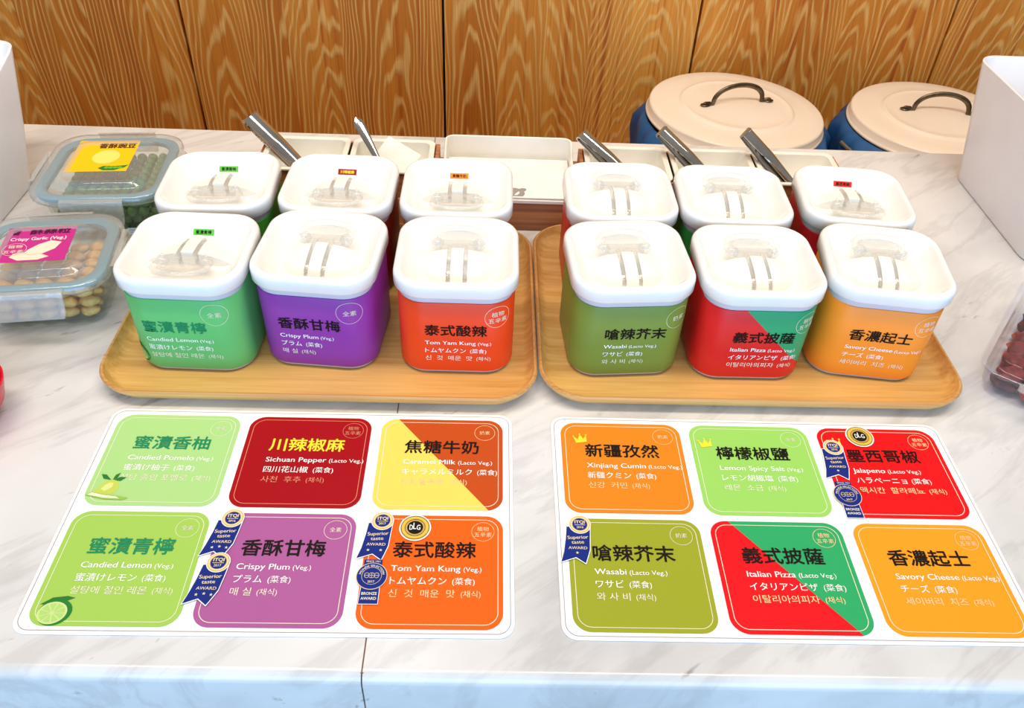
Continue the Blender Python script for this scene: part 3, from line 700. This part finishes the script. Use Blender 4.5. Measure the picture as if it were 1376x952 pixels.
def sachet(x, y, z, rx, ry, rz, label):
    bm = bmesh.new(); n = 10; G = {}
    L, Wd = 0.042, 0.026
    for i in range(n + 1):
        for j in range(7):
            u, v = i / n - .5, j / 6 - .5
            puff = 0.0028 * max(0, 1 - (2 * u) ** 4) * max(0, 1 - (2 * v) ** 2) + .0003
            wr = 0.0006 * sin(23 * u + 9 * v)
            for s in (1, -1): G[i, j, s] = bm.verts.new((u * L, v * Wd, s * puff + wr))
    for i in range(n):
        for j in range(6):
            bm.faces.new((G[i, j, 1], G[i + 1, j, 1], G[i + 1, j + 1, 1], G[i, j + 1, 1])); bm.faces.new((G[i, j, -1], G[i, j + 1, -1], G[i + 1, j + 1, -1], G[i + 1, j, -1]))
    for i in range(n):
        for j in (0, 6): bm.faces.new((G[i, j, 1], G[i, j, -1], G[i + 1, j, -1], G[i + 1, j, 1]))
    for j in range(6):
        for i in (0, n): bm.faces.new((G[i, j, 1], G[i, j + 1, 1], G[i, j + 1, -1], G[i, j, -1]))
    tag(link('paper_sachet', bm, M_PAPER, None, loc=(x, y, z), rot=(rx, ry, rz), autosm=60), label, 'packet', 'white packets in the insert tub')
sachet(-0.104, 0.822, 0.0600, 0.50, 0.30, -0.45, 'upper white paper packet lying slanted in the tub beside the spoon')
sachet(-0.093, 0.804, 0.0500, 0.25, 0.55, -1.10, 'lower white paper packet standing in the tub beside the spoon')

def frame(p0, p1, side):
    """matrix whose x runs from p0 to p1 and whose y is near side"""
    a = Vector(p0); X = (Vector(p1) - a).normalized(); Z = X.cross(Vector(side)).normalized(); Y = Z.cross(X)
    return Matrix(((X.x, Y.x, Z.x, a.x), (X.y, Y.y, Z.y, a.y), (X.z, Y.z, Z.z, a.z), (0, 0, 0, 1)))
def build_tongs(tip, foot, w, label, side=(0.75, 0.66, 0.1)):
    root = empty('serving_tongs', (0, 0, 0), 0, label, 'tongs', 'steel tongs in the rack'); M = frame(tip, foot, side)
    M2 = Matrix.Translation(foot); root.location = foot
    inv = Matrix.Translation(-Vector(foot))
    L = (Vector(foot) - Vector(tip)).length
    def arm(sg):
        bm = bmesh.new(); rings = []
        N = 16
        for i in range(N + 1):
            t = i / N; x = t * L
            hw = w / 2 * (1 - 0.30 * t + .12 * max(0, t - .8)); z = sg * (0.0028 + 0.0030 * min(1, t * 2.2)) 
            bow = 0.0040 * (1 - .4 * t) * sg
            r = []
            for k in range(9):
                q = k / 8 - .5; r.append((x, q * 2 * hw, z + bow * (1 - (2 * q) ** 2)))
            for k in range(8, -1, -1):
                q = k / 8 - .5; r.append((x, q * 2 * hw * .98, z + bow * (1 - (2 * q) ** 2) - sg * .0008))
            rings.append([tuple(inv @ (M @ Vector(p))) for p in r])
        loft(bm, rings, True, True)
        link('arm', bm, M_STEEL, root, autosm=50)
    arm(1); arm(-1)
    bm = bmesh.new(); rings = []                             # folded end that joins the arms
    for i in range(7):
        a = -pi / 2 + pi * i / 6
        rings.append([tuple(inv @ (M @ Vector(p))) for p in ((-.0034 * cos(a), -w / 2, .0034 * sin(a)), (-.0034 * cos(a), w / 2, .0034 * sin(a)), (-.0024 * cos(a) + .0004, w / 2, .0024 * sin(a)), (-.0024 * cos(a) + .0004, -w / 2, .0024 * sin(a)))])
    loft(bm, rings, True, True)
    link('folded_end', bm, M_STEEL, root, autosm=50)
build_tongs((0.0945, 0.830, 0.0850), (0.1540, 0.795, 0.0450), 0.0150, 'steel tongs leaning in the tub next to the napkin box')
build_tongs((0.1795, 0.830, 0.0920), (0.2410, 0.796, 0.0450), 0.0150, 'steel tongs between the other two pairs on the right, behind the green canister')
build_tongs((0.2700, 0.830, 0.0934), (0.3240, 0.800, 0.0460), 0.0150, 'steel tongs at the right, behind the dark red canister')
build_tongs((-0.2590, 0.832, 0.0920), (-0.1990, 0.799, 0.0440), 0.0185, 'wide steel tongs alone in the left insert tub')
def build_spoon(tip, foot):
    root = empty('steel_spoon', foot, 0, 'steel spoon standing in the tub with white packets', 'spoon'); M = frame(tip, foot, (0.9, 0.43, 0.1)); inv = Matrix.Translation(-Vector(foot))
    L = (Vector(foot) - Vector(tip)).length; bm = bmesh.new(); rings = []
    for i in range(21):
        t = i / 20; x = t * L
        hw = 0.0062 * (sqrt(max(0.02, 1 - (1 - min(1, t / .12)) ** 2))) * (1 - .62 * min(1, t / .85))
        th = 0.0011
        rings.append([tuple(inv @ (M @ Vector((x, hw * cos(a), th * sin(a) + .0016 * sin(3 * t))))) for a in [2 * pi * k / 12 for k in range(12)]])
    loft(bm, rings, True, True); link('handle', bm, M_STEEL, root, autosm=60)
    bm = bmesh.new(); rings = []
    for i in range(9):
        t = i / 8; x = L - .002 + t * .016; hw = 0.0022 + 0.0065 * sin(pi * min(1, .1 + t * .85))
        rings.append([tuple(inv @ (M @ Vector((x - .010, hw * cos(a), .0009 * sin(a) - .003 * sin(pi * t) * sin(pi * .5))))) for a in [2 * pi * k / 12 for k in range(12)]])
    loft(bm, rings, True, True); link('bowl', bm, M_STEEL, root, autosm=60)
build_spoon((-0.1478, 0.830, 0.0976), (-0.1120, 0.7905, 0.0455))

# ------------------------------------------------------------------ lidded bins behind the counter
def build_bin(x, y, z, R, ha, label, tilt=(0, 0, 0), wire=False):
    root = empty('lidded_bin', (x, y, -0.85), 0, label, 'bin', 'cream bins behind the counter')
    H = z + 0.85
    bm = bmesh.new()
    lathe(bm, [(0.001, 0.0), (R * .80, 0.0), (R * .82, 0.006), (R * .86, H * .5), (R * .93, H - .06), (R * .95, H - .032), (R * .97, H - .028), (R * .95, H - .024), (R * .93, H - .030), (R * .90, H - .10), (0.001, H - .14)], 72)
    link('bin_body', bm, M_ENAMEL, root)
    bm = bmesh.new()
    f = lambda a, zz: (0.0045 * sin(9 * a + 1.3) + 0.003 * sin(17 * a + zz * 40) + 0.002 * sin(31 * a)) * min(1.0, max(0.0, (H - .016 - zz) / .02))
    lathe(bm, [(R * .935, H - .045), (R * .96, H - .022), (R * 1.0, H - .017), (R * 1.05, H - .022), (R * 1.095, H - .034), (R * 1.10, H - .055), (R * 1.085, H - .085), (R * 1.06, H - .120), (R * 1.045, H - .120), (R * 1.075, H - .08), (R * 1.075, H - .05), (R * .99, H - .028)], 120, fn=f)
    link('bag_liner', bm, M_LINER, root)
    bm = bmesh.new()
    prof = [(R * .955, -.016), (R * .985, -.0165), (R * 1.0, -.0150), (R * 1.003, -.0125), (R * .992, -.0110), (R * .985, -.0100), (R * .980, 0.0), (R * .972, .0028), (R * .955, .0038), (R * .80, .0052), (R * .66, .0062), (R * .645, .0068),
            (R * .63, .0092), (R * .61, .0100), (R * .595, .0098), (R * .58, .0092), (R * .50, .0096), (R * .30, .0112), (R * .10, .0122), (0.0006, .0123)]
    lathe(bm, prof, 96)
    lid = link('bin_lid', bm, M_ENAMEL, root, loc=(0, 0, H), rot=tilt, autosm=60)
    bm = bmesh.new(); s = R * .355
    P = []
    for i in range(25):
        t = i / 24; a = pi * t; P.append((-s * cos(a) * .86, 0, .0125 + .030 * sin(a) ** .8))
    P = [(-s * 1.12, 0, .0125), (-s * .96, 0, .0127)] + P + [(s * .96, 0, .0127), (s * 1.12, 0, .0125)]
    tube(bm, P, [.0056, .0050] + [.0042] * 25 + [.0050, .0056], 10, flat=.62, up=(0, 1, 0))
    for sx in (-1, 1):
        bmesh.ops.create_uvsphere(bm, u_segments=12, v_segments=8, radius=.0075, matrix=Matrix.Translation((sx * s * 1.12, 0, .0128)) @ Matrix.Diagonal((1.15, .8, .22, 1)))
        bmesh.ops.create_uvsphere(bm, u_segments=10, v_segments=6, radius=.0028, matrix=Matrix.Translation((sx * s * 1.14, 0, .0146)))
    link('lid_handle', bm, M_BRONZE, lid, rot=(0, 0, ha), autosm=60)
    if wire:
        bm = bmesh.new()
        tube(bm, [((R * 1.125) * cos(a), (R * 1.125) * sin(a), H - .030 - .006 * sin((a - 2.6) * 1.5)) for a in [3.3 + 1.2 * i / 20 for i in range(21)]], .0035, 8)
        link('wire_handle', bm, noisy('zinc_wire', (150, 142, 124), (176, 168, 150), (50, 50, 50), 0.4, 0.8), root)
build_bin(0.397, 1.305, -0.100, 0.1465, 0.27, 'cream enamel bin with a blue liner, the whole lid visible behind the rack', (0, radians(1.5), 0))
build_bin(0.7335, 1.2965, -0.100, 0.1430, -0.12, 'cream enamel bin partly hidden behind the white box at the right', (0, 0, 0), True)

# ------------------------------------------------------------------ white open boxes at both sides
def open_box(name, foot, top, H, label, cut=None):
    """foot, top = (x0, x1, y0, y1) of the base and of the rim"""
    fx, fy = (foot[0] + foot[1]) / 2, (foot[2] + foot[3]) / 2
    root = empty(name, (fx, fy, 0.0), 0, label, 'box', 'white open boxes at the counter sides')
    bm = bmesh.new(); rings = []
    def ring(t, ins, z):
        a = [foot[i] + (top[i] - foot[i]) * t for i in range(4)]
        pts = rrect(a[1] - a[0] - 2 * ins, a[3] - a[2] - 2 * ins, .026 - min(ins, .006), 10, (a[0] + a[1]) / 2 - fx, (a[2] + a[3]) / 2 - fy)
        return [(p[0], p[1], (z if cut is None else z * cut(p[1] + fy, z)) + 0.0005) for p in pts]
    for t, ins, z in ((0, .003, 0), (0, .0005, .001), (0.02, 0, .003), (.5, 0, H * .5), (.98, 0, H - .001), (1, .0006, H), (1, .0032, H), (.98, .0038, H - .0015), (.5, .0036, H * .5), (.05, .0034, .007), (.03, .007, .004)): rings.append(ring(t, ins, z))
    loft(bm, rings, True, True)
    link('box_shell', bm, M_BINBOX, root, autosm=45)
open_box('storage_box', (0.571, 0.752, 0.727, 0.932), (0.5495, 0.769, 0.714, 0.948), 0.142, 'white open plastic box at the right edge of the counter')
def scoop(y, z):
    t = min(1, max(0, (0.872 - y) / .05)); t = t * t * (3 - 2 * t)
    return 1 - 0.42 * t * min(1.0, z / .1)
open_box('scoop_box', (-0.710, -0.5195, 0.640, 0.8500), (-0.735, -0.5085, 0.630, 0.893), 0.142, 'white open box with a scooped front at the left edge of the counter', scoop)
def clear_cup(x, y, z, label):
    bm = bmesh.new()
    lathe(bm, [(.0006, 0), (.020, 0), (.022, .002), (.0285, .118), (.030, .1195), (.0305, .121), (.029, .122), (.0272, .119), (.0212, .004), (.0006, .0035)], 40)
    tag(link('clear_cup', bm, M_CLAM, None, loc=(x, y, z)), label, 'cup')
clear_cup(0.640, 0.880, 0.0046, 'clear plastic cup standing inside the right white box')

# ------------------------------------------------------------------ red bowl at the left edge
bm = bmesh.new()
lathe(bm, [(.0006, 0.0003), (.022, .0003), (.024, .003), (.024, .006), (.034, .020), (.0385, .036), (.0390, .0385), (.0378, .0390), (.0365, .036), (.032, .021), (.020, .009), (.0006, .0075)], 56)
tag(link('red_bowl', bm, noisy('red_plastic', (214, 12, 40), (224, 20, 48), (30, 30, 30), 0.25), None, loc=(-0.4195, 0.470, 0.0)), 'small red bowl cut off by the left edge of the photo', 'bowl')

# ------------------------------------------------------------------ glass food boxes with clip lids
def glass_box(x, y, rz, w, d, H, label, label_fn, lblsize, lbl_off, tag_sticker=False):
    root = empty('glass_food_box', (x, y, 0.0), rz, label, 'food container', 'glass food boxes with clip lids')
    R = .030; bm = bmesh.new()
    bw, bd = w - .030, d - .030
    rings = [(bw - .014, bd - .014, .0004), (bw - .004, bd - .004, .0012), (bw, bd, .004), (bw + .012, bd + .012, H * .72), (bw + .015, bd + .015, H * .80), (bw + .022, bd + .022, H * .82), (bw + .022, bd + .022, H * .88),
             (bw + .014, bd + .014, H * .88), (bw + .010, bd + .010, H * .80), (bw + .007, bd + .007, H * .70), (bw - .006, bd - .006, .006), (bw - .014, bd - .014, .0048)]
    loft(bm, [ringz(rrect(a, b, R - (w - a) * .25, 8), z) for a, b, z in rings], True, True)
    link('glass_body', bm, M_GLASS, root, autosm=50)
    bm = bmesh.new()
    loft(bm, [ringz(rrect(w - 2 * i, d - 2 * i, R - i * .6, 8), z) for i, z in ((.0145, H * .885), (.0065, H * .885), (.0052, H * .90), (.0052, H * .965), (.0065, H * .98), (.0135, H * .98), (.0145, H * .965))] + [ringz(rrect(w - .029, d - .029, R - .0087, 8), H * .885)])
    link('gasket', bm, M_GASKET, root, autosm=50)
    bm = bmesh.new()
    top = [(.0040, H * .86), (.0012, H * .87), (0, H * .93), (.0008, H * 1.0), (.0030, H * 1.03), (.0090, H * 1.035), (.0170, H * 1.0), (.0195, H * .99), (.0215, H * 1.02), (.0240, H * 1.085), (.0265, H * 1.105), (.0305, H * 1.105), (.0325, H * 1.09), (.0345, H * 1.085), (.040, H * 1.085)]
    loft(bm, [ringz(rrect(w - 2 * i, d - 2 * i, max(R - i * .62, .008), 8), z) for i, z in top], False, True)
    lid = link('clip_lid', bm, M_PLID, root, autosm=60)
    for k in range(4):
        bm = bmesh.new(); half = .030; span = (d if k % 2 == 0 else w) / 2
        rows = []
        for (o, z, hw) in ((-.001, H * 1.01, half), (.0026, H * 1.0, half), (.0042, H * .92, half), (.0052, H * .80, half * .99), (.0062, H * .64, half * .95), (.0078, H * .55, half * .90)):
            rows.append([(-hw, -span - o, z), (-hw * .5, -span - o - .0006, z), (hw * .5, -span - o - .0006, z), (hw, -span - o, z), (hw, -span - o - .0016, z), (-hw, -span - o - .0016, z)])
        loft(bm, rows, True, True)
        box(bm, -.017, .017, -span - .0055, -span - .0038, H * .965, H * .99)
        link('clip_flap', bm, M_FLAP, lid, rot=(0, 0, k * pi / 2), autosm=40)
    K = Ink(); label_fn(K, *lblsize)
    K.build('paper_label', lambda u, v, h: (u / 1000 + lbl_off[0], v / 1000 + lbl_off[1], H * 1.0855 + .0001 + h), lid, step=.00008)
    if tag_sticker:
        K = Ink(); K.poly(rrect(19, 7.5, 1.6, 4), ink('tag_paper', (226, 230, 244)), 1)
        b = ink('pen_blue', (70, 90, 170))
        for v0 in (1.4, -1.6): K.strip([(-6.5 + .55 * q, v0 + .8 * sin(q * 2.1 + v0) * cos(q * .7)) for q in range(24)], .35, b, 2, closed=False)
        K.build('date_sticker', lambda u, v, h: (u / 1000 + .030, -bd / 2 - .0030 - h, .013 + v / 1000), root)
    return root
def peas_label(K, w, h):
    y = ink('label_yellow', (250, 196, 24)); lt = ink('label_light', (252, 224, 110)); br = ink('label_brown', (96, 50, 16)); gr = ink('pod_green', (40, 128, 40)); pg = ink('pea_green', (110, 180, 60))
    K.poly([(-w / 2, -h / 2), (w / 2, -h / 2), (w / 2, h / 2), (-w / 2, h / 2)], y, 1)
    K.text('香酥豌豆', -w * .14, h * .24, 12, br, 0.03, 3, width=w * .60, height=h * .17)
    K.poly(circle(w * .22, 28, w * .06, -h * .04, h * .22), lt, 2)
    K.poly([(w * (a - .5), h * (b - .5)) for a, b in ((.52, .10), (.62, .03), (.80, .03), (.95, .12), (.99, .20), (.92, .18), (.76, .16), (.60, .17))], gr, 3)
    for i in range(4): K.poly(circle(w * .038, 14, w * (.16 + .07 * i), -h * .385), pg, 4)
def garlic_label(K, w, h):
    mg = ink('label_magenta', (196, 50, 136)); dk = ink('label_dark', (84, 14, 60)); cl = ink('clove_cream', (250, 224, 200)); sh = ink('clove_line', (216, 170, 150))
    K.poly([(-w / 2, -h / 2), (w / 2, -h / 2), (w / 2, h / 2), (-w / 2, h / 2)], mg, 1)
    K.text('香', -w * .42, h * .28, 12, dk, 0.03, 3, width=w * .12, height=h * .15); K.text('酥蒜粒', -w * .16, h * .28, 12, dk, 0.03, 3, width=w * .58, height=h * .15)
    K.text('Crispy Garlic (Veg.)', -w * .40, h * .11, 7, WHITE, 0.01, 3, width=w * .80)
    K.strip(circle(w * .17, 30, -w * .28, -h * .14, h * .17), .4, cl, 3)
    K.text('植物', -w * .28, -h * .10, 5.4, cl, 0.01, 4, 'C', width=w * .2); K.text('五辛素', -w * .28, -h * .24, 5.4, cl, 0.01, 4, 'C', width=w * .28)
    K.poly([(w * (a - .5), h * (b - .5)) for a, b in ((.36, .20), (.50, .12), (.66, .22), (.80, .34), (.86, .52), (.70, .58), (.54, .48), (.42, .34))], cl, 2)
    K.poly([(w * (a - .5), h * (b - .5)) for a, b in ((.20, .14), (.34, .04), (.62, .04), (.76, .12), (.60, .22), (.36, .26), (.24, .24))], cl, 3)
    K.strip([(w * (a - .5), h * (b - .5)) for a, b in ((.34, .25), (.48, .18), (.62, .21), (.74, .13))], .5, sh, 4, closed=False)
PEAS = (-0.4010, 0.7850, 0.09); GARL = (-0.4075, 0.6325, 0.15)
glass_box(*PEAS, 0.134, 0.138, 0.057, 'glass box of green peas with a yellow label, behind the magenta-labelled one', peas_label, (62, 66), (-.008, .012), True)
glass_box(*GARL, 0.128, 0.122, 0.054, 'glass box of golden crispy pieces with a magenta label, at the left edge', garlic_label, (60, 56), (-.006, .006))

def fill(c, w, d, base, spots, maker, label, cat, group):
    """lay loose pieces inside a box; spots = list of local (x, y, z)"""
    proto = []
    for k in range(4): proto.append(maker(k))
    cs, sn = cos(c[2]), sin(c[2])
    for i, (x, y, z, r) in enumerate(spots):
        o = proto[i % 4] if i < 4 else proto[i % 4].copy()
        COL.objects.link(o)
        o.location = (c[0] + cs * x - sn * y, c[1] + sn * x + cs * y, z); o.rotation_euler = r
        tag(o, label, cat, group)
def pea(k):
    bm = bmesh.new(); bmesh.ops.create_icosphere(bm, subdivisions=2, radius=.0054)
    for v in bm.verts: v.co *= 1 + .035 * sin(v.co.x * 900 + k * 2) * cos(v.co.z * 700 + k)
    me = bpy.data.meshes.new('green_pea'); bm.to_mesh(me); bm.free(); me.materials.append(MATS.get('pea_skin') or noisy('pea_skin', (44, 98, 24), (84, 140, 44), (160, 160, 160), 0.5))
    me.polygons.foreach_set('use_smooth', [True] * len(me.polygons)); return bpy.data.objects.new('green_pea', me)
sp = []
nx, ny, nz = 8, 9, 4
for iz in range(nz):
    for ix in range(nx):
        for iy in range(ny):
            if iz < nz - 1 and 2 <= ix < nx - 1 and 2 <= iy: continue
            ox = .0027 * (iz % 2)
            sp.append((-.0405 + ix * .0113 + ox, -.0470 + iy * .0113 + ox, .0107 + iz * .0098, (random.random() * 6, random.random() * 6, 0)))
fill(PEAS, 0, 0, 0, sp, pea, 'green pea among many in the glass box with the yellow label', 'pea', 'green peas in the glass box')
def clove(k):
    bm = bmesh.new(); bmesh.ops.create_icosphere(bm, subdivisions=3, radius=1)
    for v in bm.verts:
        p = v.co.copy(); s = 1 - .18 * p.x
        v.co = Vector((p.x * .0088, p.y * .0062 * s, p.z * .0054 * s)) * (1 + .06 * sin(5 * p.x + k) * cos(4 * p.y + k * 2))
    me = bpy.data.meshes.new('crispy_piece'); bm.to_mesh(me); bm.free(); me.materials.append(MATS.get('golden_crisp') or noisy('golden_crisp', (206, 140, 62), (242, 196, 120), (90, 90, 90), 0.5))
    me.polygons.foreach_set('use_smooth', [True] * len(me.polygons)); return bpy.data.objects.new('crispy_piece', me)
sp = []
for iz in range(3):
    for ix in range(5):
        for iy in range(6):
            if iz < 2 and 1 <= ix < 4 and iy > 1: continue
            sp.append((-.0365 + ix * .0182 + (.002 if iz % 2 else 0), -.0345 + iy * .0135, .0112 + iz * .0108, (random.uniform(-.18, .18), random.uniform(-.18, .18), random.uniform(-.35, .35))))
fill(GARL, 0, 0, 0, sp, clove, 'golden crispy piece among many in the glass box with the magenta label', 'snack', 'crispy pieces in the glass box')

# ------------------------------------------------------------------ clear box of dark red dried pieces at the right edge
ux, uy = 0.62, 0.785
CL = (0.4225 + ux * .085 + uy * .060, 0.5335 + uy * .085 - ux * .060, math.atan2(uy, ux) - pi / 2)
def build_clam():
    w, d, H = .120, .170, .040
    root = empty('clear_food_box', (CL[0], CL[1], 0), CL[2], 'clear plastic box of dark red dried pieces at the right edge', 'food container')
    bm = bmesh.new()
    loft(bm, [ringz(rrect(w - 2 * i, d - 2 * i, .016, 6), z) for i, z in ((.013, .0004), (.010, .001), (.0065, .010), (.004, .028), (.0005, .029), (0, .0298), (.0005, .0306), (.0042, .030), (.0048, .028), (.0073, .010), (.0108, .0018))], True, True)
    link('tub', bm, M_CLAM, root, autosm=50)
    bm = bmesh.new()
    loft(bm, [ringz(rrect(w - 2 * i, d - 2 * i, .016, 6), z) for i, z in ((-.0008, .0285), (-.0012, .0316), (0, .0325), (.004, .0325), (.0062, .034), (.0075, .040), (.0095, .0415), (.014, .0408), (.020, .0408))], False, True)
    lid = link('lid', bm, M_CLAM, root, autosm=50)
    bm = bmesh.new()
    loft(bm, [ringz(rrect(.050, .008, .003, 4, 0, -d / 2 - .004), z) for z in (.0290, .0325)], True, True)
    link('lid_tab', bm, M_FLAP, lid, autosm=50)
build_clam()
DRIED = [noisy('dried_maroon', (96, 20, 26), (136, 38, 36), (120, 120, 120), 0.6), noisy('dried_dark', (58, 18, 22), (94, 30, 28), (120, 120, 120), 0.6), noisy('dried_red', (136, 30, 24), (200, 80, 42), (90, 90, 90), 0.6)]
def dried(k):
    bm = bmesh.new(); bmesh.ops.create_icosphere(bm, subdivisions=3, radius=1)
    for v in bm.verts:
        p = v.co.copy(); q = 1 + .16 * sin(4 * p.x + 2 * k) * cos(5 * p.y + k) + .08 * sin(9 * p.z + 7 * p.x)
        v.co = Vector((p.x * .0118, p.y * .0104, p.z * .0056)) * q
    me = bpy.data.meshes.new('dried_piece'); bm.to_mesh(me); bm.free()
    me.materials.append(DRIED[k % 3])
    me.polygons.foreach_set('use_smooth', [True] * len(me.polygons)); return bpy.data.objects.new('dried_piece', me)
sp = []
for iz in range(2):
    for ix in range(4):
        for iy in range(7): sp.append((-.0350 + ix * .0228 + .001 * iz, -.0600 + iy * .0198, .0085 + iz * .0112, (random.uniform(-.25, .25), random.uniform(-.2, .2), random.uniform(-.5, .5))))
random.shuffle(sp)
fill(CL, 0, 0, 0, sp, dried, 'dark red dried piece among many in the clear plastic box', 'snack', 'dried pieces in the clear box')
